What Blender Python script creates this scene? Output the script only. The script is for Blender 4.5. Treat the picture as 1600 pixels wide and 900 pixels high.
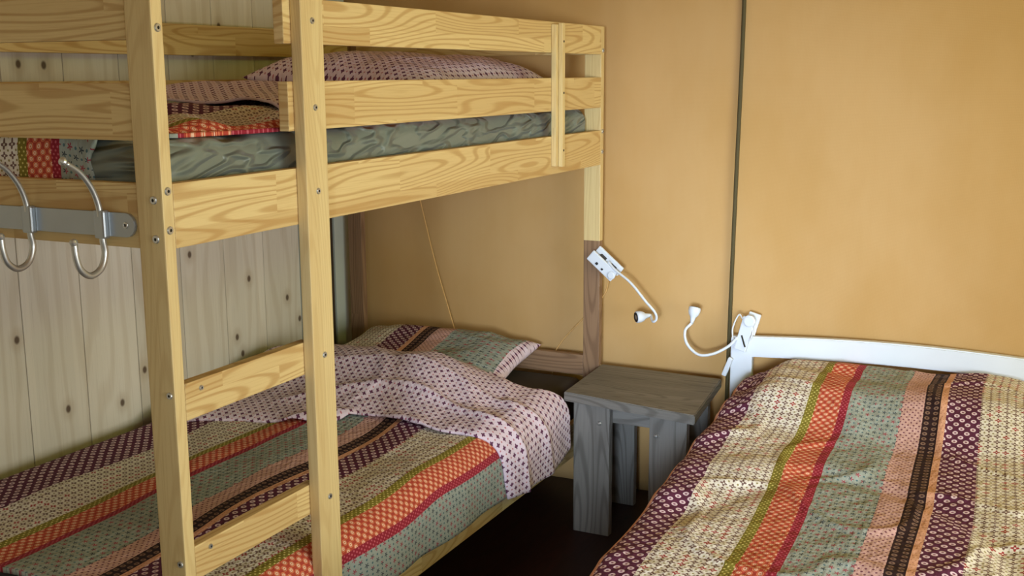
import bpy, bmesh, math, random
from mathutils import Vector, Matrix, noise
C = bpy.context.scene.collection
for o in list(bpy.data.objects): bpy.data.objects.remove(o)
random.seed(4)

# ------------------------------------------------------------------ camera
cam_d = bpy.data.cameras.new('camera'); cam = bpy.data.objects.new('camera', cam_d); C.objects.link(cam)
cam_d.sensor_width = 36; cam_d.lens = 1766.56/1600*36; cam_d.clip_start = .02
CAM = Vector((1.393, -1.475, 1.45))
r_ = Vector((0.89807677, 0.43980003, -0.00583456)); u_ = Vector((-0.07649079, 0.16923069, 0.98260375)); f_ = Vector((-0.43313655, 0.88200732, -0.1856228))
M = Matrix((r_, u_, -f_)).transposed().to_4x4(); M.translation = CAM
cam.matrix_world = M
bpy.context.scene.camera = cam

# ------------------------------------------------------------------ world, lights, exposure
vs = bpy.context.scene.view_settings
vs.view_transform = 'Standard'; vs.look = 'None'; vs.gamma = 1; vs.use_curve_mapping = False
vs.exposure = 0.2
w = bpy.data.worlds.new('World'); bpy.context.scene.world = w; w.use_nodes = True
bg = w.node_tree.nodes['Background']; bg.inputs[0].default_value = (.78, .84, .70, 1); bg.inputs[1].default_value = .9

def area(name, loc, target, sx, sy, power, col):
    d = bpy.data.lights.new(name, 'AREA'); d.shape = 'RECTANGLE'; d.size = sx; d.size_y = sy; d.energy = power; d.color = col
    o = bpy.data.objects.new(name, d); C.objects.link(o); o.location = loc
    o.rotation_euler = (Vector(target)-Vector(loc)).to_track_quat('-Z', 'Y').to_euler()
    return o
area('window_daylight', (3.12, .0, 1.10), (0, .7, .95), 1.6, 1.1, 45, (.97, .97, .94))
area('near_cool_fill', (3.05, -1.9, 1.25), (-.2, 1.3, .55), 1.0, .8, 15, (.74, .86, 1))  # added cool fill for the lower bunk, no known window behind it
area('door_daylight', (1.6, -2.9, 1.30), (.42, 2.1, .80), .5, .5, 5.5, (.66, .80, 1)).data.spread = math.radians(28)
area('upper_green_fill', (2.9, .9, 2.15), (1.0, 2.14, 1.6), 1.2, .4, 10, (.74, .95, .22))  # added yellow-green fill by the right wall, tints the upper canvas

# ------------------------------------------------------------------ node helpers
class G:
    """tiny expression builder for shader nodes"""
    def __init__(s, name, rough=.6, spec=.3):
        s.m = bpy.data.materials.new(name); s.m.use_nodes = True; s.nt = s.m.node_tree
        s.b = s.nt.nodes['Principled BSDF']; s.b.inputs['Roughness'].default_value = rough
        s.b.inputs['Specular IOR Level'].default_value = spec
    def n(s, t, **k):
        x = s.nt.nodes.new(t)
        for a, v in k.items(): setattr(x, a, v)
        return x
    def put(s, sock, v):
        if isinstance(v, bpy.types.NodeSocket): s.nt.links.new(v, sock)
        elif v is not None:
            if isinstance(v, tuple) and len(v) == 3 and sock.type == 'RGBA': v = (*v, 1)
            sock.default_value = v
    def ma(s, op, a, b=None, c=None, clamp=False):
        x = s.n('ShaderNodeMath', operation=op); x.use_clamp = clamp
        s.put(x.inputs[0], a)
        if b is not None: s.put(x.inputs[1], b)
        if c is not None: s.put(x.inputs[2], c)
        return x.outputs[0]
    def uv(s):
        t = s.n('ShaderNodeUVMap'); sp = s.n('ShaderNodeSeparateXYZ'); s.put(sp.inputs[0], t.outputs[0])
        return sp.outputs[0], sp.outputs[1]
    def pos(s):
        t = s.n('ShaderNodeNewGeometry'); sp = s.n('ShaderNodeSeparateXYZ'); s.put(sp.inputs[0], t.outputs['Position'])
        return sp.outputs[0], sp.outputs[1], sp.outputs[2]
    def vec(s, x, y, z=0.0):
        t = s.n('ShaderNodeCombineXYZ'); s.put(t.inputs[0], x); s.put(t.inputs[1], y); s.put(t.inputs[2], z); return t.outputs[0]
    def noise(s, v, scale=1, detail=2, rough=.5):
        t = s.n('ShaderNodeTexNoise'); s.put(t.inputs['Vector'], v); t.inputs['Scale'].default_value = scale
        t.inputs['Detail'].default_value = detail; t.inputs['Roughness'].default_value = rough; return t.outputs[0]
    def white(s, v):
        t = s.n('ShaderNodeTexWhiteNoise', noise_dimensions='3D'); s.put(t.inputs['Vector'], v); return t.outputs[0]
    def mix(s, f, a, b, bt='MIX'):
        t = s.n('ShaderNodeMix', data_type='RGBA', blend_type=bt); s.put(t.inputs[0], f); s.put(t.inputs[6], a); s.put(t.inputs[7], b)
        return t.outputs[2]
    def smooth(s, x, a, b):
        t = s.n('ShaderNodeMapRange', interpolation_type='SMOOTHSTEP'); s.put(t.inputs[0], x)
        t.inputs[1].default_value = a; t.inputs[2].default_value = b; return t.outputs[0]
    def rand(s):
        return s.n('ShaderNodeObjectInfo').outputs['Random']
    def bump(s, h, strength=.3, dist=.01):
        t = s.n('ShaderNodeBump'); t.inputs['Strength'].default_value = strength; t.inputs['Distance'].default_value = dist
        s.put(t.inputs['Height'], h); s.put(s.b.inputs['Normal'], t.outputs[0])
    def col(s, c): s.put(s.b.inputs['Base Color'], c); return s.m

def srgb(r, g, b):
    f = lambda c: (c/255/12.92) if c/255 <= .04045 else ((c/255+.055)/1.055)**2.4
    return (f(r), f(g), f(b))

def wood(name, light, dark, block=.42, tone=.22, ring=.5, freq=55, lw=.055, knots=True, rough=.5):
    g = G(name, rough, .35); u, v = g.uv(); rd = g.rand()
    seed = g.ma('MULTIPLY', rd, 37.0)
    bid = g.ma('FLOOR', g.ma('DIVIDE', g.ma('ADD', u, seed), block))
    lane = g.ma('FLOOR', g.ma('DIVIDE', g.ma('ADD', v, g.ma('MULTIPLY', rd, .03)), lw))
    bid2 = g.ma('FLOOR', g.ma('DIVIDE', g.ma('ADD', g.ma('ADD', u, seed), g.ma('MULTIPLY', lane, .17)), block))
    wn = g.white(g.vec(bid2, lane, seed))
    off = g.ma('MULTIPLY', g.white(g.vec(bid2, 3.0, seed)), 40.0)
    nz = g.noise(g.vec(g.ma('ADD', g.ma('MULTIPLY', u, 1.3), off), g.ma('MULTIPLY', v, 11.0), seed), 1, .6, .3)
    w_ = g.ma('SINE', g.ma('ADD', g.ma('MULTIPLY', v, freq*2.2), g.ma('MULTIPLY', nz, 110.0)))
    w_ = g.ma('POWER', g.smooth(w_, -.5, 1.0), 3.0)
    fine = g.noise(g.vec(g.ma('MULTIPLY', u, 7.0), g.ma('MULTIPLY', v, 320.0), seed), 1, 3, .6)
    mid = dark
    c = g.mix(g.ma('MULTIPLY', w_, ring), light, mid)
    c = g.mix(g.ma('MULTIPLY', g.smooth(fine, .45, .8), .35), c, dark)
    c = g.mix(g.ma('MULTIPLY', wn, tone*2.2, clamp=True), c, dark, 'MIX') if tone else c
    if knots:
        vo = g.n('ShaderNodeTexVoronoi', feature='F1', voronoi_dimensions='2D'); g.put(vo.inputs['Vector'], g.vec(g.ma('ADD', g.ma('MULTIPLY', u, 2.3), off), g.ma('MULTIPLY', v, 7.0), seed)); vo.inputs['Scale'].default_value = 1
        pick = g.ma('GREATER_THAN', g.white(vo.outputs['Position']), .80)
        k = g.ma('MULTIPLY', pick, g.ma('SUBTRACT', 1.0, g.smooth(vo.outputs['Distance'], .02, .05)))
        c = g.mix(g.ma('MULTIPLY', k, .8), c, tuple(x*.35 for x in dark))
    g.bump(g.ma('ADD', fine, g.ma('MULTIPLY', w_, .3)), .12, .002)
    return g.col(c)

M_ = {}
M_['pine'] = wood('lacquered pine', srgb(226, 200, 140), srgb(176, 130, 68), block=.46, tone=.18, ring=.55, freq=60, lw=.075)
M_['pine_plain'] = wood('plain pine', srgb(224, 200, 142), srgb(180, 138, 80), block=3.0, tone=.08, ring=.2, freq=60)
M_['greywood'] = wood('grey stained wood', srgb(134, 130, 122), srgb(74, 69, 62), block=2.5, tone=.12, ring=.45, freq=30, rough=.6)
M_['floor'] = wood('dark brown floorboards', srgb(52, 26, 18), srgb(26, 13, 9), block=1.2, tone=.2, ring=.3, freq=20)
M_['brownwood'] = wood('brown shaded pine', srgb(150, 118, 88), srgb(88, 60, 40), block=3, tone=.05, ring=.4, freq=25)  # shade of the far posts and a darker joint block put into the brown

def plank_material():
    g = G('whitewashed pine planks', .65, .2); x, y, z = g.pos()
    pid = g.ma('FLOOR', g.ma('DIVIDE', g.ma('ADD', y, .026), .2017)); wn = g.white(g.vec(pid, 1.0, 2.0)); seed = g.ma('MULTIPLY', wn, 50.0)
    nz = g.noise(g.vec(g.ma('ADD', g.ma('MULTIPLY', z, 1.1), seed), g.ma('MULTIPLY', y, 5.0), seed), 1, 2, .5)
    w_ = g.smooth(g.ma('SINE', g.ma('ADD', g.ma('MULTIPLY', y, 90.0), g.ma('MULTIPLY', nz, 26.0))), .0, 1.0)
    fine = g.noise(g.vec(g.ma('MULTIPLY', y, 260.0), g.ma('MULTIPLY', z, 5.0), seed), 1, 3, .6)
    lam = g.white(g.vec(g.ma('FLOOR', g.ma('DIVIDE', y, .0672)), 7.0, 1.0))
    c = g.mix(wn, srgb(236, 228, 210), srgb(220, 212, 194))
    c = g.mix(g.ma('MULTIPLY', w_, .20), c, srgb(176, 152, 112))
    c = g.mix(g.ma('MULTIPLY', lam, .16), c, srgb(160, 156, 140))
    c = g.mix(g.ma('MULTIPLY', g.smooth(fine, .5, .85), .25), c, srgb(150, 128, 94))
    vo = g.n('ShaderNodeTexVoronoi', feature='F1', voronoi_dimensions='2D'); vo.inputs['Scale'].default_value = 1
    g.put(vo.inputs['Vector'], g.vec(g.ma('MULTIPLY', y, 6.2), g.ma('MULTIPLY', z, 4.6), 0.0))
    pick = g.white(vo.outputs['Position'])
    k = g.ma('MULTIPLY', g.ma('GREATER_THAN', pick, .55), g.ma('SUBTRACT', 1.0, g.smooth(vo.outputs['Distance'], .03, .07)))
    halo = g.ma('MULTIPLY', g.ma('GREATER_THAN', pick, .55), g.ma('SUBTRACT', 1.0, g.smooth(vo.outputs['Distance'], .04, .22)))
    c = g.mix(g.ma('MULTIPLY', halo, .30), c, srgb(160, 132, 92))
    c = g.mix(g.ma('MULTIPLY', k, .85), c, srgb(70, 46, 30))
    g.bump(fine, .08, .002)
    return g.col(c)
M_['plank'] = plank_material()

def canvas_material():
    g = G('ochre tent canvas', .85, .1); x, y, z = g.pos()
    weave = g.ma('ADD', g.ma('SINE', g.ma('MULTIPLY', g.ma('ADD', x, y), 2600.0)), g.ma('SINE', g.ma('MULTIPLY', z, 2600.0)))
    n1 = g.noise(g.vec(g.ma('MULTIPLY', x, 2.0), y, g.ma('MULTIPLY', z, 1.2)), 1.4, 4, .55)
    n2 = g.noise(g.vec(g.ma('MULTIPLY', x, 60.0), y, g.ma('MULTIPLY', z, 4.0)), 1, 2, .5)
    c = g.mix(g.smooth(n1, .3, .7), srgb(204, 166, 112), srgb(196, 156, 98))
    c = g.mix(g.ma('MULTIPLY', n2, .12), c, srgb(190, 140, 80))
    g.bump(g.ma('ADD', g.ma('MULTIPLY', weave, .02), n1), .25, .02)
    return g.col(c)
M_['canvas'] = canvas_material()

def plain(name, c, rough=.5, metal=0.0, nz=0, spec=.4):
    g = G(name, rough, spec); g.b.inputs['Metallic'].default_value = metal
    x, y, z = g.pos(); n = g.noise(g.vec(x, y, z), nz or 12, 3, .55)
    cc = g.mix(g.ma('MULTIPLY', n, .35), c, tuple(k*.75 for k in c))
    return g.col(cc)
M_['white'] = plain('white painted metal', srgb(226, 232, 238), .45)
M_['whitewood'] = plain('pale painted board', srgb(190, 196, 184), .6)
M_['darkgap'] = plain('dark gap brown', srgb(62, 48, 32), .7)
M_['black'] = plain('black rubber', srgb(34, 32, 34), .5)
M_['steel'] = plain('brushed steel', srgb(206, 206, 200), .34, .8, 40)
M_['zinc'] = plain('galvanised steel bar', srgb(176, 182, 186), .38, .85, 22)
M_['socket'] = plain('dark bolt socket', srgb(60, 56, 48), .5, .6)
M_['charcoal'] = plain('charcoal mattress cover', srgb(74, 68, 64), .9, 0, 60, .1)
M_['rope'] = plain('pale string', srgb(226, 180, 112), .8)
M_['pole'] = plain('dark seam cord', srgb(84, 74, 44), .8)

def satin():
    g = G('grey green satin sheet', .38, .5); x, y, z = g.pos()
    q = g.ma('ADD', y, g.ma('MULTIPLY', z, 1.8))
    n0 = g.noise(g.vec(g.ma('MULTIPLY', x, 3.0), g.ma('MULTIPLY', q, 5.0), g.ma('MULTIPLY', z, 12.0)), 1.0, 2, .5)
    n1 = g.noise(g.vec(g.ma('MULTIPLY', x, 3.0), g.ma('ADD', g.ma('MULTIPLY', q, 5.0), n0), g.ma('MULTIPLY', g.ma('SUBTRACT', z, g.ma('MULTIPLY', y, .25)), 26.0)), 1.0, 1, .4)
    rd = g.ma('ABSOLUTE', g.ma('SUBTRACT', n1, .5)); rd = g.ma('SUBTRACT', 1.0, g.smooth(rd, 0.0, .11))
    g.bump(g.ma('ADD', rd, n1), 1.0, .012); g.b.inputs['Sheen Weight'].default_value = .15
    return g.col(g.mix(n1, srgb(126, 134, 122), srgb(110, 118, 106)))
M_['satin'] = satin()

# ------------------------------------------------------------------ printed cotton
PER = .596
def cell(g, u, v, su, sv, stag=True):
    a = g.ma('DIVIDE', v, sv); row = g.ma('FLOOR', a)
    b = g.ma('DIVIDE', u, su)
    if stag: b = g.ma('ADD', b, g.ma('MULTIPLY', g.ma('MODULO', g.ma('ABSOLUTE', row), 2.0), .5))
    fu = g.ma('SUBTRACT', g.ma('FRACT', b), .5); fv = g.ma('SUBTRACT', g.ma('FRACT', a), .5)
    x = g.ma('MULTIPLY', fu, su); y = g.ma('MULTIPLY', fv, sv)
    r = g.ma('SQRT', g.ma('ADD', g.ma('MULTIPLY', x, x), g.ma('MULTIPLY', y, y)))
    return x, y, r
def less(g, a, b): return g.ma('LESS_THAN', a, b)
def flower(g, x, y, r, petals, rad, amp):
    th = g.ma('ARCTAN2', y, x)
    return less(g, r, g.ma('ADD', g.ma('MULTIPLY', g.ma('COSINE', g.ma('MULTIPLY', th, float(petals))), amp), rad))
def cotton_bump(g, u, v):
    x, y, z = g.pos()
    n = g.noise(g.vec(x, y, z), 14, 3, .5)
    n2 = g.noise(g.vec(g.ma('MULTIPLY', x, 2.2), y, z), 38, 2, .5)
    g.bump(g.ma('ADD', n, g.ma('MULTIPLY', n2, .35)), .8, .014)
def striped():
    g = G('striped patchwork cotton', .8, .15); u, v = g.uv()
    p = g.ma('MULTIPLY', g.ma('FRACT', g.ma('DIVIDE', u, PER)), PER)
    # layer patterns
    def lay(c, *pairs):
        for m, k in pairs: c = g.mix(m, c, k)
        return c
    # purple rings
    x, y, r = cell(g, u, v, .0283, .0165); ring = less(g, g.ma('ABSOLUTE', g.ma('SUBTRACT', r, .0048)), .0021)
    dot = less(g, r, .0016)
    purple = lay(srgb(92, 44, 66), (ring, srgb(222, 196, 200)), (dot, srgb(150, 90, 110)))
    # cream blossoms
    x, y, r = cell(g, u, v, .021, .021, False)
    fl = flower(g, x, y, r, 4, .0062, .0024); ce = less(g, r, .002)
    x2, y2, r2 = cell(g, g.ma('ADD', u, .0105), g.ma('ADD', v, .0105), .021, .021, False)
    big = g.white(g.vec(g.ma('FLOOR', g.ma('DIVIDE', u, .021)), g.ma('FLOOR', g.ma('DIVIDE', v, .021)), 1.0))
    fcol = g.mix(g.ma('GREATER_THAN', big, .78), srgb(118, 92, 84), srgb(160, 62, 62))
    cream = lay(srgb(226, 218, 202), (fl, fcol), (ce, srgb(226, 218, 202)), (less(g, r2, .0026), srgb(150, 138, 92)))
    # olive specks
    x, y, r = cell(g, u, v, .012, .008)
    olive = lay(srgb(132, 122, 50), (less(g, r, .0022), srgb(216, 204, 120)))
    # orange dots
    x, y, r = cell(g, u, v, .0216, .0125)
    orange = lay(srgb(184, 74, 58), (less(g, g.ma('ABSOLUTE', g.ma('SUBTRACT', r, .0062)), .0009), srgb(226, 138, 96)), (less(g, r, .0043), srgb(240, 196, 166)), (less(g, r, .0014), srgb(214, 110, 70)))
    # crimson zigzag
    x, y, r = cell(g, u, v, .0105, .0075)
    crimson = lay(srgb(150, 42, 56), (less(g, r, .0023), srgb(196, 96, 108)))
    # sage with stars
    x, y, r = cell(g, u, v, .0274, .0170)
    wn = g.white(g.vec(g.ma('FLOOR', g.ma('DIVIDE', v, .0170)), g.ma('FLOOR', g.ma('DIVIDE', u, .0274)), 3.0))
    st = flower(g, x, y, r, 5, .0038, .0028)
    scol = g.mix(g.ma('GREATER_THAN', wn, .5), srgb(60, 70, 78), srgb(158, 56, 74))
    x3, y3, r3 = cell(g, g.ma('ADD', u, .0137), v, .0274, .0170)
    sage = lay(srgb(158, 165, 155), (st, scol), (less(g, r3, .0026), srgb(84, 112, 116)))
    # pink with small dots
    x, y, r = cell(g, u, v, .0140, .0100)
    pink = lay(srgb(206, 166, 156), (less(g, r, .0026), srgb(120, 74, 84)))
    # black with brown roundels
    x, y, r = cell(g, g.ma('SUBTRACT', p, .538), v, .0205, .0200, False)
    black = lay(srgb(48, 32, 34), (less(g, r, .0064), srgb(132, 104, 88)), (less(g, r, .0026), srgb(70, 46, 46)))
    # peach
    x, y, r = cell(g, u, v, .0085, .0120)
    peach = lay(srgb(218, 164, 132), (less(g, r, .0015), srgb(176, 112, 92)))
    c = purple
    for edge, k in ((.085, cream), (.235, olive), (.259, orange), (.324, crimson), (.345, sage), (.482, pink), (.538, black), (.579, peach)):
        c = g.mix(g.ma('GREATER_THAN', p, edge), c, k)
    cotton_bump(g, u, v)
    return g.col(c)
def reverse():
    g = G('lavender dotted cotton', .8, .15); u, v = g.uv()
    x, y, r = cell(g, u, v, .0300, .0150)
    th = flower(g, x, y, r, 4, .0050, .0014)
    x2, y2, r2 = cell(g, g.ma('ADD', u, .015), v, .0300, .0150)
    c = g.mix(th, srgb(226, 208, 220), srgb(104, 60, 88))
    c = g.mix(less(g, r2, .0023), c, srgb(190, 120, 130))
    cotton_bump(g, u, v)
    return g.col(c)
M_['stripe'] = striped(); M_['reverse'] = reverse()

# ------------------------------------------------------------------ object helpers
def tag(o, label=None, cat=None, group=None, kind=None):
    if label: o['label'] = label
    if cat: o['category'] = cat
    if group: o['group'] = group
    if kind: o['kind'] = kind
    return o
def thing(name, label, cat, loc=(0, 0, 0), rz=0, group=None):
    o = bpy.data.objects.new(name, None); C.objects.link(o); o.location = loc; o.rotation_euler = (0, 0, rz); o.empty_display_size = .05
    return tag(o, label, cat, group)
def link(name, me, mats, parent=None, at=None, smooth=False):
    """mesh given in the frame of the thing's world placement; origin moved to its centre"""
    for m in (mats if isinstance(mats, (list, tuple)) else [mats]): me.materials.append(m)
    if smooth:
        for p in me.polygons: p.use_smooth = True
    xs = [v.co for v in me.vertices]
    c = sum(xs, Vector())/len(xs)
    me.transform(Matrix.Translation(-c))
    o = bpy.data.objects.new(name, me); C.objects.link(o)
    # nested parts: express location relative to the parents
    if parent is None: o.location = c
    else:
        o.parent = parent
        off = Vector(c)
        if parent.type == 'MESH': off = off - Vector(parent['_c'])
        elif not parent.get('_local'): off = off - parent.location
        o.location = off
    o['_c'] = tuple(c)
    return o
def uvbox(bm, long):
    L = bm.loops.layers.uv.verify(); axes = [0, 1, 2]
    for f in bm.faces:
        n = f.normal; k = max(axes, key=lambda i: abs(n[i])); rest = [a for a in axes if a != k]
        if long in rest: ua = long; va = [a for a in rest if a != long][0]
        else: ua, va = rest
        for l in f.loops: l[L].uv = (l.vert.co[ua], l.vert.co[va]+.37*k)
def box_bm(lo, hi, bev=.002, long=None):
    bm = bmesh.new(); bmesh.ops.create_cube(bm, size=1)
    lo, hi = Vector(lo), Vector(hi); d = hi-lo
    for v in bm.verts: v.co = Vector((lo[i]+(v.co[i]+.5)*d[i] for i in range(3)))
    if bev: bmesh.ops.bevel(bm, geom=list(bm.edges), offset=min(bev, min(d)*.4), segments=2, profile=.6, affect='EDGES')
    bm.normal_update()
    uvbox(bm, long if long is not None else max(range(3), key=lambda i: d[i]))
    return bm
def tomesh(bm, name='m'):
    me = bpy.data.meshes.new(name); bm.to_mesh(me); bm.free(); return me
def box(name, lo, hi, mat, parent=None, bev=.002, long=None):
    return link(name, tomesh(box_bm(lo, hi, bev, long)), mat, parent)
def prism(name, pts, axis, a, b, mat, parent=None, bev=.0, long=0):
    """outline pts in the plane normal to axis, extruded from a to b"""
    bm = bmesh.new(); o = [i for i in range(3) if i != axis]
    def mk(p, t):
        c = [0, 0, 0]; c[o[0]], c[o[1]], c[axis] = p[0], p[1], t; return bm.verts.new(c)
    A = [mk(p, a) for p in pts]; B = [mk(p, b) for p in pts]; n = len(pts)
    bm.faces.new(A); bm.faces.new(B[::-1])
    for i in range(n): bm.faces.new((A[i], B[i], B[(i+1) % n], A[(i+1) % n]))
    bmesh.ops.recalc_face_normals(bm, faces=bm.faces)
    if bev:
        es = [e for e in bm.edges if len(e.link_faces) == 2 and e.calc_face_angle(0) > .6]
        bmesh.ops.bevel(bm, geom=es, offset=bev, segments=2, affect='EDGES')
    bm.normal_update(); uvbox(bm, long)
    return link(name, tomesh(bm), mat, parent)
def spline(pts, n=10):
    P = [Vector(p) for p in pts]; P = [P[0]*2-P[1]]+P+[P[-1]*2-P[-2]]; out = []
    for i in range(1, len(P)-2):
        for k in range(n):
            t = k/n; a, b, c, d = P[i-1:i+3]
            out.append(.5*((2*b)+(c-a)*t+(2*a-5*b+4*c-d)*t*t+(3*b-a-3*c+d)*t**3))
    out.append(P[-2]); return out
def tube_bm(pts, rad, seg=12, bm=None, cap=True):
    bm = bm or bmesh.new(); n = len(pts); rings = []; up = None
    for i, p in enumerate(pts):
        t = (pts[min(i+1, n-1)]-pts[max(i-1, 0)]).normalized()
        if up is None:
            up = t.orthogonal().normalized()
        up = (up-t*up.dot(t)).normalized(); s = t.cross(up)
        r = rad(i/(n-1)) if callable(rad) else rad
        rings.append([bm.verts.new(p+(up*math.cos(a)+s*math.sin(a))*r) for a in (2*math.pi*k/seg for k in range(seg))])
    for a, b in zip(rings, rings[1:]):
        for k in range(seg): bm.faces.new((a[k], a[(k+1) % seg], b[(k+1) % seg], b[k]))
    if cap: bm.faces.new(rings[0][::-1]); bm.faces.new(rings[-1])
    bmesh.ops.recalc_face_normals(bm, faces=bm.faces)
    L = bm.loops.layers.uv.verify()
    return bm
def tube(name, pts, rad, mat, parent=None, seg=12, sp=8):
    return link(name, tomesh(tube_bm(spline(pts, sp) if sp else [Vector(p) for p in pts], rad, seg)), mat, parent, smooth=True)
def lathe(name, centre, axis, profile, mats, parent=None, seg=24, matf=None):
    """profile: list of (distance along axis, radius)"""
    ax = Vector(axis).normalized(); u = ax.orthogonal().normalized(); s = ax.cross(u); bm = bmesh.new(); c = Vector(centre); rings = []
    for h, r in profile: rings.append([bm.verts.new(c+ax*h+(u*math.cos(a)+s*math.sin(a))*max(r, 1e-5)) for a in (2*math.pi*k/seg for k in range(seg))])
    for i, (a, b) in enumerate(zip(rings, rings[1:])):
        for k in range(seg):
            f = bm.faces.new((a[k], a[(k+1) % seg], b[(k+1) % seg], b[k])); f.material_index = matf(i) if matf else 0
    bm.faces.new(rings[0][::-1]); f = bm.faces.new(rings[-1]); f.material_index = matf(len(rings)) if matf else 0
    bmesh.ops.recalc_face_normals(bm, faces=bm.faces); bm.loops.layers.uv.verify()
    return link(name, tomesh(bm), mats, parent, smooth=False)
def bolt(c, axis, parent, r=.0075):
    return lathe('bolt', c, axis, [(-.001, r), (.0015, r), (.003, r*.85), (.003, r*.38), (.0015, r*.30)], [M_['steel'], M_['socket']], parent, 16, lambda i: 1 if i >= 3 else 0)

def sheet(name, f, nu, nv, mat, parent=None, thick=.006, uvf=None, sub=0):
    """cloth from a function f(a, b) -> point, a, b in 0..1; uvf(a, b) -> (u, v) in metres"""
    bm = bmesh.new(); L = bm.loops.layers.uv.verify(); g = [[bm.verts.new(f(i/nu, j/nv)) for j in range(nv+1)] for i in range(nu+1)]
    for i in range(nu):
        for j in range(nv):
            q = ((i, j), (i+1, j), (i+1, j+1), (i, j+1))
            fa = bm.faces.new([g[a][b] for a, b in q])
            for l, (a, b) in zip(fa.loops, q): l[L].uv = uvf(a/nu, b/nv)
    bm.normal_update()
    me = tomesh(bm); o = link(name, me, mat, parent, smooth=True)
    if thick:
        s = o.modifiers.new('Solidify', 'SOLIDIFY'); s.thickness = thick; s.offset = -1
    return o
def ns(x, y, z=0): return noise.noise(Vector((x, y, z)))
def sstep(x, a, b):
    t = min(1, max(0, (x-a)/(b-a))); return t*t*(3-2*t)

# ------------------------------------------------------------------ the setting
YC = 2.14
f = box('floor', (-1.2, -3.2, -.06), (3.3, 2.2, 0), M_['floor'], bev=0, long=1); f['kind'] = 'structure'
f = box('ceiling', (-1.2, -3.2, 2.45), (3.3, 2.25, 2.50), M_['canvas'], bev=0); f['kind'] = 'structure'
# canvas back wall, very slightly billowing
def wf(a, b):
    x = -1.16+a*4.46; z = b*2.46
    return Vector((x, YC+.010*ns(x*1.3, z*1.1)+.004*ns(x*4, z*3, 5), z))
o = sheet('wall_back', wf, 120, 60, M_['canvas'], thick=.004, uvf=lambda a, b: (a*4.46, b*2.46)); o['kind'] = 'structure'
# plank wall on the left: separate boards in one wall
bm = bmesh.new(); y = -3.2+.0057
edges = []
k = -17
while True:
    a = .5795+k*.2017; b = a+.2017
    if a > 1.78: break
    edges.append((a, min(b, 1.79))); k += 1
for a, b in edges:
    t = box_bm((-1.09, a+.0012, 0), (-1.06, b-.0012, 2.45), .0022, 2)
    me = tomesh(t); bm.from_mesh(me); bpy.data.meshes.remove(me)
o = link('wall_left', tomesh(bm), M_['plank']); o['kind'] = 'structure'
o = box('trim_1', (-1.10, -3.2, 0), (-1.091, 2.14, 2.45), M_['darkgap'], bev=0); o['kind'] = 'structure'
o = box('trim_2', (-1.075, 1.792, 0), (-1.045, 1.812, 2.45), M_['whitewood'], bev=.002); o['kind'] = 'structure'
o = box('gap_shade', (-1.085, 1.83, 0), (-1.05, 1.985, 2.45), M_['darkgap'], bev=.002); o['kind'] = 'structure'  # shaded gap beside the planks, put in as a dark board
o = box('trim_4', (-1.075, 1.99, 0), (-1.045, 2.10, 2.45), M_['whitewood'], bev=.003); o['kind'] = 'structure'
# right wall with the window that lights the room and an opening added for the cool fill, open doorway behind the camera
for n, lo, hi in (('wall_right', (3.2, -3.2, 0), (3.24, 2.2, .5)), ('wall_right', (3.2, -3.2, 1.7), (3.24, 2.2, 2.45)),
                  ('wall_right', (3.2, -1.3, .5), (3.24, -.9, 1.7)), ('wall_right', (3.2, -3.2, .5), (3.24, -2.5, 1.7)), ('wall_right', (3.2, .9, .5), (3.24, 2.2, 1.7))):
    o = box(n, lo, hi, M_['canvas'], bev=0); o['kind'] = 'structure'
for n, lo, hi in (('wall_front', (-1.2, -3.24, 0), (.9, -3.2, 2.45)), ('wall_front', (2.1, -3.24, 0), (3.3, -3.2, 2.45)), ('wall_front', (.9, -3.24, 2.05), (2.1, -3.2, 2.45))):
    o = box(n, lo, hi, M_['canvas'], bev=0); o['kind'] = 'structure'
# dark seam line of the canvas
pts = [(.441, YC-.010, 2.45), (.442, YC-.012, 1.67), (.433, YC-.013, 1.07), (.427, YC-.012, .65), (.424, YC-.012, .3), (.424, YC-.012, 0.0)]
o = tube('trim_5', pts, .0068, M_['pole'], seg=8); o['kind'] = 'structure'

# ------------------------------------------------------------------ bunk bed
W, L, TX, TY = 1.0136, 2.06, .059, .027
Z = dict(bt=1.267, bb=1.153, gt=1.602, gb=1.512, mt=1.439, mb=1.341)
bunk = thing('bunk_bed', 'pine bunk bed with ladder and guard rails standing against the plank wall', 'bunk bed', (-W/2, L/2, 0))
P_ = M_['pine']; PP = M_['pine_plain']
def post(x0, x1, y0, y1, m=PP): return box('post', (x0, y0, 0), (x1, y1, 1.602), m, bunk, .0025)
p_nr = post(-TX, 0, 0, TY); p_fr = post(-TX, 0, L-TY, L)
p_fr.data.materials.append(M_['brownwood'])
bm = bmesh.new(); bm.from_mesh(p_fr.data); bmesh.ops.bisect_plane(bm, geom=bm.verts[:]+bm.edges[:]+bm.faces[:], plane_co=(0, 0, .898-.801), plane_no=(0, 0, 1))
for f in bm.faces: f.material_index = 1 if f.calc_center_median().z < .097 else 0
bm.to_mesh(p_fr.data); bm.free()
p_nl = post(-W, -W+TX, 0, TY); p_fl = post(-W, -W+TX, L-TY, L, M_['brownwood'])  # wall-side far post coloured brown for the shade it stands in
for z in (1.531, 1.255, 1.187): bolt((0, .0135, z), (1, 0, 0), p_nr)
for z in (1.240, 1.172): bolt((-.019, 0, z), (0, -1, 0), p_nr)
for z in (.891, .571): bolt((-.011, 0, z), (0, -1, 0), p_nr, .0065)
for z in (1.525, 1.263, 1.196, .46, .26): bolt((0, L-.0125, z), (1, 0, 0), p_fr)
th = .024
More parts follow.
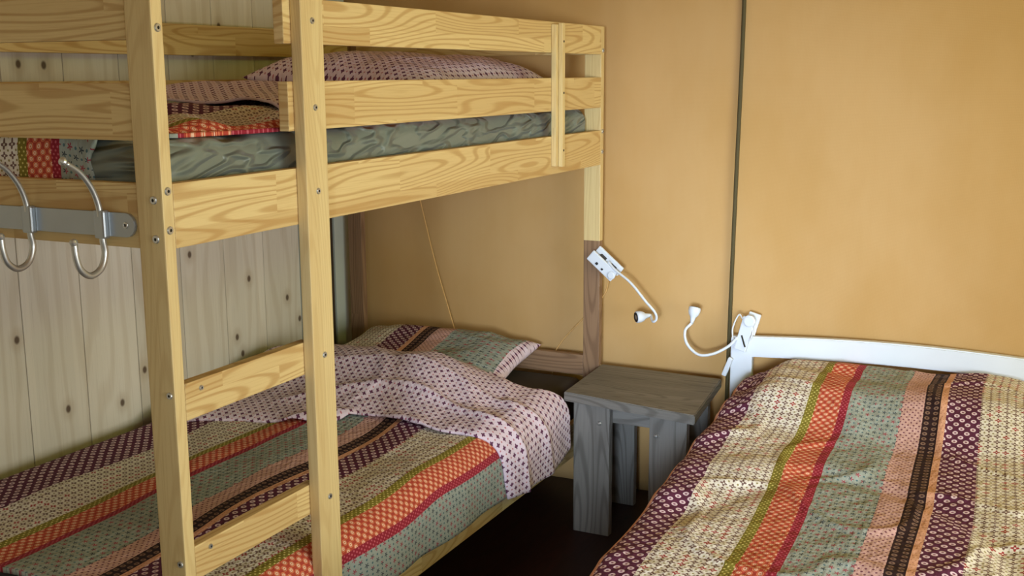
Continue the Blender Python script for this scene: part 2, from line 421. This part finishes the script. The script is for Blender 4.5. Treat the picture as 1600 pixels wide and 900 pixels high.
# outer side: guard rails from the ladder to the far post, bed rail full length
g1 = box('guard_rail', (-th, .357, Z['gb']), (0, L-TY, Z['gt']), P_, bunk); g2 = box('guard_rail', (-th, .363, Z['mb']), (0, L-TY, Z['mt']), P_, bunk)
sr = box('side_rail', (-th, TY, Z['bb']), (0, L-TY, Z['bt']), P_, bunk)
# wall side
for a, b in ((Z['gb'], Z['gt']), (Z['mb'], Z['mt'])): box('guard_rail', (-W, TY, a), (-W+th, L-TY, b), P_, bunk)
box('side_rail', (-W, TY, Z['bb']), (-W+th, L-TY, Z['bt']), P_, bunk)
# end boards
for y0, y1 in ((.003, TY-.001), (L-TY+.001, L-.003)):
    for a, b in ((Z['gb'], Z['gt']), (Z['mb'], Z['mt']), (Z['bb'], Z['bt'])):
        box('end_rail', (-W+TX, y0, a), (-TX, y1, b), P_, bunk)
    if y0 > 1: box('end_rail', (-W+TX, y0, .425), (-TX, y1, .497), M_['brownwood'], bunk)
    box('end_rail', (-W+TX, y0, .20), (-TX, y1, .315), P_, bunk)
# lower side rails
box('side_rail', (-.032, TY, .20), (-.008, L-TY, .315), P_, bunk); box('side_rail', (-W, TY, .20), (-W+th, L-TY, .315), P_, bunk)
# ladder
up = box('ladder_upright', (.0005, .379, .0), (.026, .453, 1.66), PP, bunk, .0025)
for z in (1.557, 1.387, 1.219, .876, .564): bolt((.026, .416, z), (1, 0, 0), up, .0065)
for a, b in ((.838, .907), (.531, .597)):
    rg = box('rung', (-th, TY, a), (0, .405, b), P_, bunk)
    bolt((0, .068, (a+b)/2+.018), (1, 0, 0), rg, .005)
# batten screwed across the guard rails near the head
bt_ = box('batten', (.0005, 1.632, 1.178), (.016, 1.688, 1.594), PP, bunk, .002)
br_ = box('batten', (.017, 1.648, 1.176), (.030, 1.668, 1.598), PP, bunk, .002)
for z in (1.545, 1.395, 1.225): lathe('screw', (.030, 1.658, z), (1, 0, 0), [(0, .0035), (.001, .0035), (.001, .001)], M_['socket'], br_, 10)
# slats
for z in (1.165, .215):
    for k in range(9): box('slat', (-W+th+.002, .12+k*.22, z), (-th-.012, .20+k*.22, z+.018), PP, bunk, .002)

# ------------------------------------------------------------------ mattresses
def mattress(name, x0, x1, y0, y1, z0, z1, mat, label, amp=.006, r=.045, seed=0, fr=(5, 6)):
    def cs(t):  # rounded rectangle cross-section in x,z, arc param
        w, h = x1-x0, z1-z0; segs = []
        n = 8
        cx = ((x1-r, z1-r, 0), (x0+r, z1-r, 90), (x0+r, z0+r, 180), (x1-r, z0+r, 270))
        return cx
    ring = []
    for (cx, cz, a0) in cs(0):
        for k in range(7): a = math.radians(a0+90*k/6); ring.append((cx+r*math.cos(a), cz+r*math.sin(a), math.cos(a), math.sin(a)))
    # subdivide straight runs
    full = []
    for i in range(len(ring)):
        a, b = ring[i], ring[(i+1) % len(ring)]; d = math.dist(a[:2], b[:2]); m = max(1, int(d/.02))
        for k in range(m):
            t = k/m; full.append(tuple(a[j]+(b[j]-a[j])*t for j in range(4)))
    bm = bmesh.new(); ny = 110; rows = []
    mx, mz = (x0+x1)/2, (z0+z1)/2
    for j in range(ny+1):
        y = y0+(y1-y0)*j/ny; e = min(y-y0, y1-y); s = 0 if e >= r else r-math.sqrt(max(0, r*r-(r-e)**2))
        row = []
        for (x, z, nx, nz) in full:
            d = amp*(ns(x*fr[0]+seed, y*fr[0]+z*9, z*fr[1])+.5*ns(x*11, y*12-z*16, z*20+seed))
            row.append(bm.verts.new((x-nx*s+nx*d, y, z-nz*s+nz*d)))
        rows.append(row)
    n = len(full)
    for a, b in zip(rows, rows[1:]):
        for k in range(n): bm.faces.new((a[k], a[(k+1) % n], b[(k+1) % n], b[k]))
    bm.faces.new(rows[0]); bm.faces.new(rows[-1][::-1]); bmesh.ops.recalc_face_normals(bm, faces=bm.faces); bm.loops.layers.uv.verify()
    o = link(name, tomesh(bm), mat, smooth=True); return tag(o, label, 'mattress')
mattress('mattress', -.975, -.038, .034, 2.02, 1.19, 1.338, M_['satin'], 'mattress in a wrinkled grey green satin sheet on the upper bunk', .009, .04, 3, (4, 8))
mattress('mattress', -.975, -.045, .034, 2.02, .235, .428, M_['charcoal'], 'charcoal mattress on the lower bunk under the striped duvet', .002, .035, 7)

# ------------------------------------------------------------------ lower bunk bedding
HEM = [(0.0, .30), (.66, .278), (.9, .272), (1.15, .267), (1.26, .272), (1.49, .262), (1.62, .275), (1.72, .30)]
def lerp(tab, x):
    if x <= tab[0][0]: return tab[0][1]
    for (a, p), (b, q) in zip(tab, tab[1:]):
        if x <= b: return p+(q-p)*(x-a)/(b-a)
    return tab[-1][1]
def low_h(x, y):
    m = .108*math.exp(-((y-1.50)/.20)**2)*sstep(-x, .02, .40)*(1-.25*sstep(-x, .75, .97))
    z = .452+m
    z += .010*ns(x*3, y*2.2, 1)+.006*ns(x*9, y*4, 2)
    z += .012*(1-abs(ns(x*2.5+y*1.3, y*.9, 9)))*sstep(y, .2, .5)-.010
    return z
def low_pt(s, y, off=0.0):
    """s: distance across from the wall; wraps over the mattress edge"""
    x = -.965+s; xe = -.055+.012*ns(y*2.3, 4)
    xo = .004+.028*sstep(y, .47, .60)-.012*sstep(y, 1.45, 1.62) ; R = max(.02, xo-xe)
    if x <= xe: return Vector((x, y, low_h(x, y)+off))
    z0 = low_h(xe, y); a = (x-xe)/R
    if a < math.pi/2: return Vector((xe+(R+off)*math.sin(a), y, z0-R+(R+off)*math.cos(a)))
    d = (a-math.pi/2)*R
    rip = .006*math.sin(y*21+2*ns(y*3, 1))*min(1, d/.1)*sstep(y, .55, .7)
    return Vector((xe+R+off+rip+.012*d*0, y, z0-R-d))
def hem_s(y):
    xe = -.055+.012*ns(y*2.3, 4); xo = .004+.028*sstep(y, .47, .60)-.012*sstep(y, 1.45, 1.62); R = max(.02, xo-xe); z0 = low_h(xe, y)
    d = z0-R-lerp(HEM, y); return xe+.965+R*math.pi/2+d
duv = thing('duvet', 'striped patchwork duvet on the lower bunk with dotted lavender reverse folded back', 'duvet', (-.5, .85, .44))
U0 = -.885
def fa(a, b):
    y = .04+b*1.62; s = a*hem_s(y); return low_pt(s, y)
def fuv(a, b):
    y = .04+b*1.62; s = a*hem_s(y); return (abs(-.965+s-U0+.012*ns(s*2, y*1.5, 3)+.008*ns(y*5, s*2, 8)), y)
sheet('cover', fa, 110, 150, M_['stripe'], duv, .012, fuv)
YB = [(0, .93), (.12, .98), (.225, 1.03), (.43, 1.09), (.50, 1.11), (.54, 1.19), (.62, 1.20), (.75, 1.185), (.85, 1.18), (.93, 1.19), (1.0, 1.215), (1.2, 1.25)]
YT = [(0, 1.60), (.3, 1.70), (.6, 1.68), (.8, 1.64), (.92, 1.66), (1.0, 1.70), (1.2, 1.715)]
def fb(a, b):
    s = a*(hem_s(1.45)+.006); y0 = lerp(YB, s)+.006*ns(s*14, 3); y1 = lerp(YT, s)
    y = y0+(y1-y0)*b; s = a*(hem_s(y)+.004)
    lip = .020*(1-math.exp(-b*18))
    fold = .016*(1-abs(math.sin((y-1.1)*19+3.5*ns(s*2.2, y, 4)-s*1.2)))**2*(1-sstep(b, .45, .7))*sstep(s, .15, .4)
    fold += .008*(1-abs(math.sin(s*13+y*9+3*ns(s*3, y*3, 8))))**2*sstep(b, .15, .3)
    end = -.02*sstep(b, .93, 1)
    return low_pt(s, y, lip+fold+end+.004)
def fbuv(a, b):
    s = a*hem_s(1.45); y0 = lerp(YB, s); y1 = lerp(YT, s); return (s+.05*b, y0+(y1-y0)*b)
sheet('folded_back_reverse', fb, 120, 80, M_['reverse'], duv, .006, fbuv)

def pillow(name, label, centre, hx, hy, h, rot, mat, uvf, seed=0, parent=None, cat='pillow', flap=None):
    """soft pillow: two quilted halves joined at the seam"""
    n = 36; bm = bmesh.new(); Lr = bm.loops.layers.uv.verify(); grids = []
    E = Matrix.Translation(Vector(centre)) @ rot
    for sgn in (1, -1):
        g = []
        for i in range(n+1):
            row = []
            for j in range(n+1):
                a = math.sin((i/n-.5)*math.pi); b = math.sin((j/n-.5)*math.pi)
                pin = 1-.07*(1-a*a)*b*b*0 
                x = a*hx*(1-.06*(1-b*b)*a*a+.0)*(1-.0); y = b*hy*(1-.07*(1-a*a)*b*b)
                x = a*hx*(1-.06*(1-b*b)*a*a)
                t = max(0, (1-a**4))*max(0, (1-b**4)); z = sgn*h*(t**.55)
                z += (.010*ns(x*6+seed, y*6, seed)+.006*ns(x*15, y*13, seed+3))*min(1, t*3)
                row.append((Vector((x, y, z)), x, y, (i in (0, n) or j in (0, n))))
            g.append(row)
        grids.append(g)
    rim = {}
    def vert(si, i, j):
        co, x, y, e = grids[si][i][j]
        if e:
            if (i, j) not in rim: rim[(i, j)] = bm.verts.new(E @ co)
            return rim[(i, j)]
        return V[si][i][j]
    V = [[[None if grids[si][i][j][3] else bm.verts.new(E @ grids[si][i][j][0]) for j in range(n+1)] for i in range(n+1)] for si in (0, 1)]
    for si in (0, 1):
        for i in range(n):
            for j in range(n):
                q = ((i, j), (i+1, j), (i+1, j+1), (i, j+1)); q = q if si == 0 else q[::-1]
                fa_ = bm.faces.new([vert(si, *k) for k in q])
                for l, (a, b) in zip(fa_.loops, q): l[Lr].uv = uvf(grids[si][a][b][1], grids[si][a][b][2])
                if flap and grids[si][q[0][0]][q[0][1]][1] > flap: fa_.material_index = 1
    bm.normal_update()
    mats = [mat]+([M_['reverse']] if flap else [])
    o = link(name, tomesh(bm), mats, parent, smooth=True); return tag(o, label, cat)
rot = Matrix.Rotation(math.radians(7), 4, 'Z') @ Matrix.Rotation(math.radians(5), 4, 'X') @ Matrix.Rotation(math.radians(1), 4, 'Y')
pillow('pillow', 'striped patchwork pillow at the head of the lower bunk', (-.535, 1.80, .497), .335, .225, .062, rot, M_['stripe'], lambda x, y: (-.065-x if x < .05 else -.115-(x-.05)*.55, y), 2, flap=.285)

# ------------------------------------------------------------------ upper bunk bedding
dv2 = thing('duvet', 'rumpled striped patchwork duvet on the upper bunk, hanging over its foot', 'duvet', (-.5, .5, 1.34))
def up_pt(s, y):
    # foot end wraps over the mattress end: y < 0 part
    x = -.965+s
    z = 1.352+.028*max(0, ns(x*3.2+1, y*2.7, 6))+.030*max(0, ns(x*6, y*6, 2))+.018*ns(x*9, y*5, 11)+.03*sstep(y, .1, .6)*sstep(-x, .1, .4)
    return x, z
def fup(a, b):
    t = -.10+b*1.15                                    # distance along from the top of the foot edge
    xm = lerp([(-.1, -.175), (0, -.20), (.05, -.16), (.12, -.075), (.3, -.045), (.45, -.05), (1.1, -.06)], t)+.006*ns(t*20, 2)
    s = a*(xm+.965)
    x, z = up_pt(s, max(t, .03))
    if t < .03:
        k = (.03-t); return Vector((x, .036-.006*sstep(k, 0, .03)-.003*ns(x*12, t*9), z-.02*sstep(k, 0, .02)-max(0, k-.01)*.9))
    front = sstep(x, xm-.03, xm)
    return Vector((x, .036+(t-.03), max(z-.022*front, 1.347)))
def fupuv(a, b):
    t = -.10+b*1.15; xm = lerp([(-.1, -.175), (0, -.20), (.05, -.16), (.12, -.075), (.3, -.045), (.45, -.05), (1.1, -.06)], t)
    return (-.965+a*(xm+.965)+.613-.235*sstep(t, .03, .16), t)
sheet('cover', fup, 90, 110, M_['stripe'], dv2, .008, fupuv)
def ffl(a, b):
    y = .62+.50*b; x = -.93+a*.80
    z = 1.395+.055*math.sin(math.pi*min(1, b*1.1))*(.6+.4*ns(x*3, y*4))+.012*ns(x*8, y*8, 2)-.055*sstep(a, .85, 1)-.03*(1-sstep(a, 0, .1))
    return Vector((x, y, z))
sheet('folded_back_reverse', ffl, 60, 40, M_['reverse'], dv2, .006, lambda a, b: (a*.8, b*.5))
rot = Matrix.Rotation(math.radians(-4), 4, 'Z') @ Matrix.Rotation(math.radians(4), 4, 'Y')
pillow('pillow', 'plump dotted lavender pillow behind the guard rail of the upper bunk', (-.42, 1.53, 1.425), .31, .40, .088, rot, M_['reverse'], lambda x, y: (x, y), 5)

# ------------------------------------------------------------------ hook rail screwed to the foot end of the bunk
hk = thing('hook_rail', 'galvanised steel hook rail screwed to the foot end of the bunk', 'hook rail', (-.40, 0, 1.193))
zb0, zb1 = 1.172, 1.215
pts = [(-.86, zb0), (-.085, zb0)]+[(-.085+.0215*math.sin(a), 1.1935-.0215*math.cos(a)) for a in (math.pi*k/8 for k in range(1, 8))]+[(-.085, zb1), (-.86, zb1)]
pts = [(x, z) for x, z in pts]
bar = prism('bar', pts, 1, -.0035, .0025, M_['zinc'], hk, .0006)
for x in (-.085, -.84): lathe('screw', (x, -.0035, 1.1935), (0, -1, 0), [(0, .006), (.0015, .0055), (.002, .003), (.0008, .0025)], [M_['steel'], M_['socket']], hk, 16, lambda i: 1 if i > 2 else 0)
for hx in (-.136, -.316, -.496, -.676):
    h = box('hook_bracket', (hx-.0125, -.0165, zb0-.004), (hx+.0125, -.002, zb1+.004), M_['zinc'], hk, .004)
    tube('hook', [(hx, -.010, 1.19), (hx, -.013, 1.225), (hx, -.026, 1.258), (hx, -.050, 1.288), (hx, -.078, 1.306)], lambda t: .0060-.0014*t, M_['steel'], h)
    lathe('hook_ball', (hx, -.083, 1.309), (0, -1, .35), [(-.006, .003), (-.003, .0062), (.001, .0078), (.005, .0068), (.008, .003)], M_['steel'], h, 16)
    tube('hook', [(hx, -.010, 1.19), (hx, -.009, 1.165), (hx, -.006, 1.140), (hx, -.018, 1.115), (hx, -.043, 1.106), (hx, -.064, 1.120), (hx, -.072, 1.142), (hx, -.074, 1.166)], .0060, M_['steel'], h)
    lathe('hook_ball', (hx, -.0745, 1.166), (0, -.1, 1), [(-.004, .004), (0, .0066), (.004, .0074), (.008, .0056), (.010, .002)], M_['steel'], h, 16)

# ------------------------------------------------------------------ bedside table
tb = thing('bedside_table', 'low grey stained wooden bedside table with plank legs between the beds', 'table', (.23, 1.84, 0))
GW = M_['greywood']
prism('table_top', [(.026, 1.673), (.006, 2.046), (.432, 2.030), (.473, 1.600)], 2, .440, .470, GW, tb, .003, 0)
legs = [((.046, 1.705), (.168, 1.735)), ((.314, 1.660), (.432, 1.690)), ((.040, 1.985), (.150, 2.015)), ((.300, 1.975), (.405, 2.005))]
for (x0, y0), (x1, y1) in legs:
    lg = box('leg', (x0, y0, 0), (x1, y1, .439), GW, tb, .003, 2)
    if y0 < 1.9: lathe('bolt', ((x0+x1)/2+(.028 if x0 < .2 else -.036), y0, .372), (0, -1, 0), [(0, .0075), (.003, .007), (.006, .004), (.0065, .001)], M_['steel'], lg, 14)
ap = box('apron', (.10, 1.737, .368), (.39, 1.757, .438), GW, tb, .002)
box('apron', (.09, 1.965, .368), (.37, 1.983, .438), GW, tb, .002)
box('apron', (.060, 1.758, .368), (.080, 1.964, .438), GW, tb, .002, 1); box('apron', (.372, 1.758, .368), (.392, 1.964, .438), GW, tb, .002, 1)

# ------------------------------------------------------------------ single bed (local frame: x across, y towards the head)
RB = .045; ROOT = Vector((.455, 2.055, 0))
def local_thing(name, label, cat):
    t = thing(name, label, cat, ROOT, RB); t['_local'] = 1; return t
sb = local_thing('single_bed', 'single bed with a low white arched headboard against the ochre canvas', 'bed')
top = [(x, .612+.020*math.sin(math.pi*min(1, max(0, x/.98)))) for x in [i*.98/24 for i in range(25)]]
bot = [(x, z-.066-.004*math.sin(math.pi*x/.98)) for x, z in top]
prism('headboard', top+bot[::-1], 1, -.014, .016, M_['white'], sb, .004)
for x0 in (.0, .91): box('bed_post', (x0, -.013, 0), (x0+.07, .015, .58), M_['white'], sb, .004)
for x0 in (.055, .925): box('side_rail', (x0, -2.0, .20), (x0+.03, -.016, .32), M_['white'], sb, .003)
box('foot_rail', (.055, -2.03, .20), (.955, -2.0, .32), M_['white'], sb, .003)
for x0 in (.055, .925): box('leg', (x0, -2.03, 0), (x0+.04, -1.99, .2), M_['white'], sb, .003)
for k in range(8): box('slat', (.086, -1.85+k*.22, .22), (.924, -1.77+k*.22, .236), PP, sb, .002)
def to_world(o):
    """top-level meshes authored in the bed's frame"""
    loc = Vector(o.location); R = Matrix.Rotation(RB, 3, 'Z'); o.location = ROOT+R @ loc; o.rotation_euler = (0, 0, RB); return o
to_world(mattress('mattress', .075, .965, -1.99, -.03, .24, .455, M_['charcoal'], 'charcoal mattress on the single bed hidden by its striped duvet', .002, .04, 1))
# hidden pillow bulge is part of the duvet's height
def sb_h(x, y):
    m = .080*sstep(y, -.66, -.36)*(1-.15*sstep(y, -.12, -.03))*sstep(x, .05, .22)*(1-.35*sstep(x, .80, .96))
    z = .500+m+.008*ns(x*3, y*2, 3)+.005*ns(x*8, y*4, 5)
    c = abs(ns(x*1.6+y*.8+4, y*1.1, 12)); z -= .012*(1-sstep(c, 0, .12))
    c = abs(ns(x*4+y*1.5, y*3.2-x, 31)); z += .007*(1-sstep(c, 0, .10))
    z += .010*math.sin(y*26+3*ns(x*3, y*2, 6))*(1-sstep(x, .16, .34))*sstep(y, -1.5, -.9)*.5
    return z
def sb_pt(s, y):
    xe = .118+.012*ns(y*2, 7)+.010*sstep(y, -.3, 0); R = .055
    Larc = R*math.pi/2; drop = .17
    if s < drop: d = drop-s; return Vector((xe-R-.006-.006*math.sin(y*17+3*ns(y*2, 1))*d/.17, y, sb_h(xe, y)-R-d))
    if s < drop+Larc:
        a = (s-drop)/R; return Vector((xe-R*math.cos(a), y, sb_h(xe, y)-R+R*math.sin(a)))
    x = xe+(s-drop-Larc); return Vector((x, y, sb_h(x, y)))
TS = .17+.055*math.pi/2+.87-.02
def sbf(a, b):
    y = -1.97+b*(1.97-.028); s = a*TS; p = sb_pt(s, y)
    if b > .975: p.z -= .05*((b-.975)/.025)**2
    return p
def sbuv(a, b):
    y = -1.97+b*1.94; s = a*TS; return (s-(.17+.055*math.pi/2)+.118-.083+.010*ns(s*2.2, y*1.8, 3)-.018*sstep(y, -.5, -.2)*0, y)
o = sheet('duvet', sbf, 120, 200, M_['stripe'], None, .012, sbuv); to_world(o)
tag(o, 'striped patchwork duvet spread over the single bed with the white headboard', 'duvet')

# ------------------------------------------------------------------ clip lamps
WH = M_['white']
def orient(name, size, centre, ex, ey, mat, parent, bev=.003, hole=None):
    """box with local axes ex (length), ey (width), normal = ex x ey"""
    bm = box_bm((-size[0]/2, -size[1]/2, -size[2]/2), (size[0]/2, size[1]/2, size[2]/2), bev, 0)
    ex = Vector(ex).normalized(); ey = Vector(ey); ey = (ey-ex*ey.dot(ex)).normalized(); ez = ex.cross(ey)
    Mx = Matrix((ex, ey, ez)).transposed().to_4x4(); Mx.translation = Vector(centre); bm.transform(Mx)
    return link(name, tomesh(bm), mat, parent)
def head(c, d, parent):
    h = lathe('lamp_head', c, d, [(-.045, .0045), (-.036, .0065), (-.024, .0095), (-.014, .0165), (-.004, .0195), (.008, .0195), (.010, .018)], WH, parent, 24)
    for p in h.data.polygons: p.use_smooth = True
    ln = lathe('lens', Vector(c)+Vector(d).normalized()*.0085, d, [(0, .0165), (.003, .016), (.0035, .010), (.002, .008), (.003, .003)], [M_['black'], M_['steel']], h, 20, lambda i: 1 if i >= 3 else 0)
    return h
# lamp 1: clamped to the far bunk post
l1 = thing('clip_lamp', 'white clip lamp with gooseneck clamped to the bunk post, head pointing down left', 'lamp', (.03, 2.0, .82))
ex = Vector((.088, .0, -.074)).normalized(); ey = Vector((.64, 0, .76))
c1 = Vector((.026, 1.992, .822))
pl = orient('clamp_jaw', (.112, .040, .010), c1, ex, ey, WH, l1, .004)
for t, q, sz in ((-.018, -.006, .009), (.008, -.008, .007)):
    orient('clamp_pad', (sz, sz*.9, .004), c1+ex*t+ey.normalized()*q+Vector((0, -.006, 0)), ex, ey, M_['black'], pl, .001)
pl2 = orient('clamp_jaw', (.112, .036, .010), c1+Vector((.010, .034, .012)), ex, ey, WH, l1, .004)
for t in (-.02, .026): orient('clamp_spring', (.024, .012, .022), c1+ex*t+ey.normalized()*.015+Vector((0, .016, 0)), ex, ey, M_['black'], l1, .002)
lathe('switch', c1+ex*.045+Vector((0, -.0045, 0)), (0, -1, 0), [(0, .014), (.004, .0135), (.006, .010)], WH, l1, 20)
hd = Vector((-.72, -.68, -.06)).normalized(); hc = Vector((.160, 1.985, .661))
tube('gooseneck', [c1+Vector((.020, .004, .014)), (.075, 1.985, .812), (.135, 1.970, .776), (.190, 1.960, .722), (.224, 1.960, .686), (.226, 1.968, .662), (.212, 1.975, .652), hc-hd*.043], .0042, WH, l1, 10, 10)
head(hc, hd, l1)
tube('power_cord', [(.035, 2.03, .795), (.012, 2.085, .755), (-.01, 2.10, .70), (-.084, 2.11, .617), (-.187, 2.10, .492), (-.20, 2.09, .40)], .0022, M_['rope'], l1, 6)
# lamp 2: clamped to the white headboard
l2 = thing('clip_lamp', 'white clip lamp clamped to the white headboard, gooseneck curling up to the left', 'lamp', (.50, 2.03, .60))
c2 = Vector((.505, 2.022, .628))
a = orient('clamp_jaw', (.115, .040, .011), c2, (.25, -.02, .97), (1, 0, -.2), WH, l2, .004)
b = orient('clamp_jaw', (.115, .040, .010), c2+Vector((.004, .054, .004)), (.25, .12, .97), (1, 0, -.2), WH, l2, .004)
orient('clamp_jaw', (.066, .016, .012), (.452, 2.022, .515), (.35, 0, .94), (1, 0, -.3), WH, l2, .004)
for s, x in ((1, .527), (-1, .470)): tube('clamp_wire', [(x, 2.012, .61), (x+.004*s, 2.02, .645), (x-.012*s, 2.03, .688), (x-.024*s, 2.035, .675)], .0024, WH, l2, 8)
lathe('switch', c2+Vector((.016, -.006, .045)), (0, -1, 0), [(0, .020), (.005, .0195), (.007, .015)], WH, l2, 22)
orient('clamp_pad', (.040, .005, .003), c2+Vector((-.002, -.0065, -.022)), (-.3, 0, .95), (1, 0, .2), M_['socket'], l2, .001)
hd2 = Vector((.10, .30, .94)).normalized(); hc2 = Vector((.335, 2.03, .690))
tube('gooseneck', [c2+Vector((-.02, -.008, -.01)), (.455, 2.005, .585), (.410, 1.99, .560), (.365, 1.985, .555), (.325, 1.99, .585), (.314, 2.00, .625), hc2-hd2*.043], .0046, WH, l2, 10, 10)
head(hc2, hd2, l2)

# ------------------------------------------------------------------ string hanging along the canvas
s_ = tube('string', [(-.77, 2.108, 1.10), (-.741, 2.108, .992), (-.68, 2.107, .76), (-.607, 2.106, .529), (-.595, 2.10, .47)], .0020, M_['rope'], None, 6)
tag(s_, 'thin pale string hanging down the canvas above the lower bunk pillow', 'string')

for o in bpy.data.objects:
    for k in ('_c', '_local'):
        if k in o: del o[k]
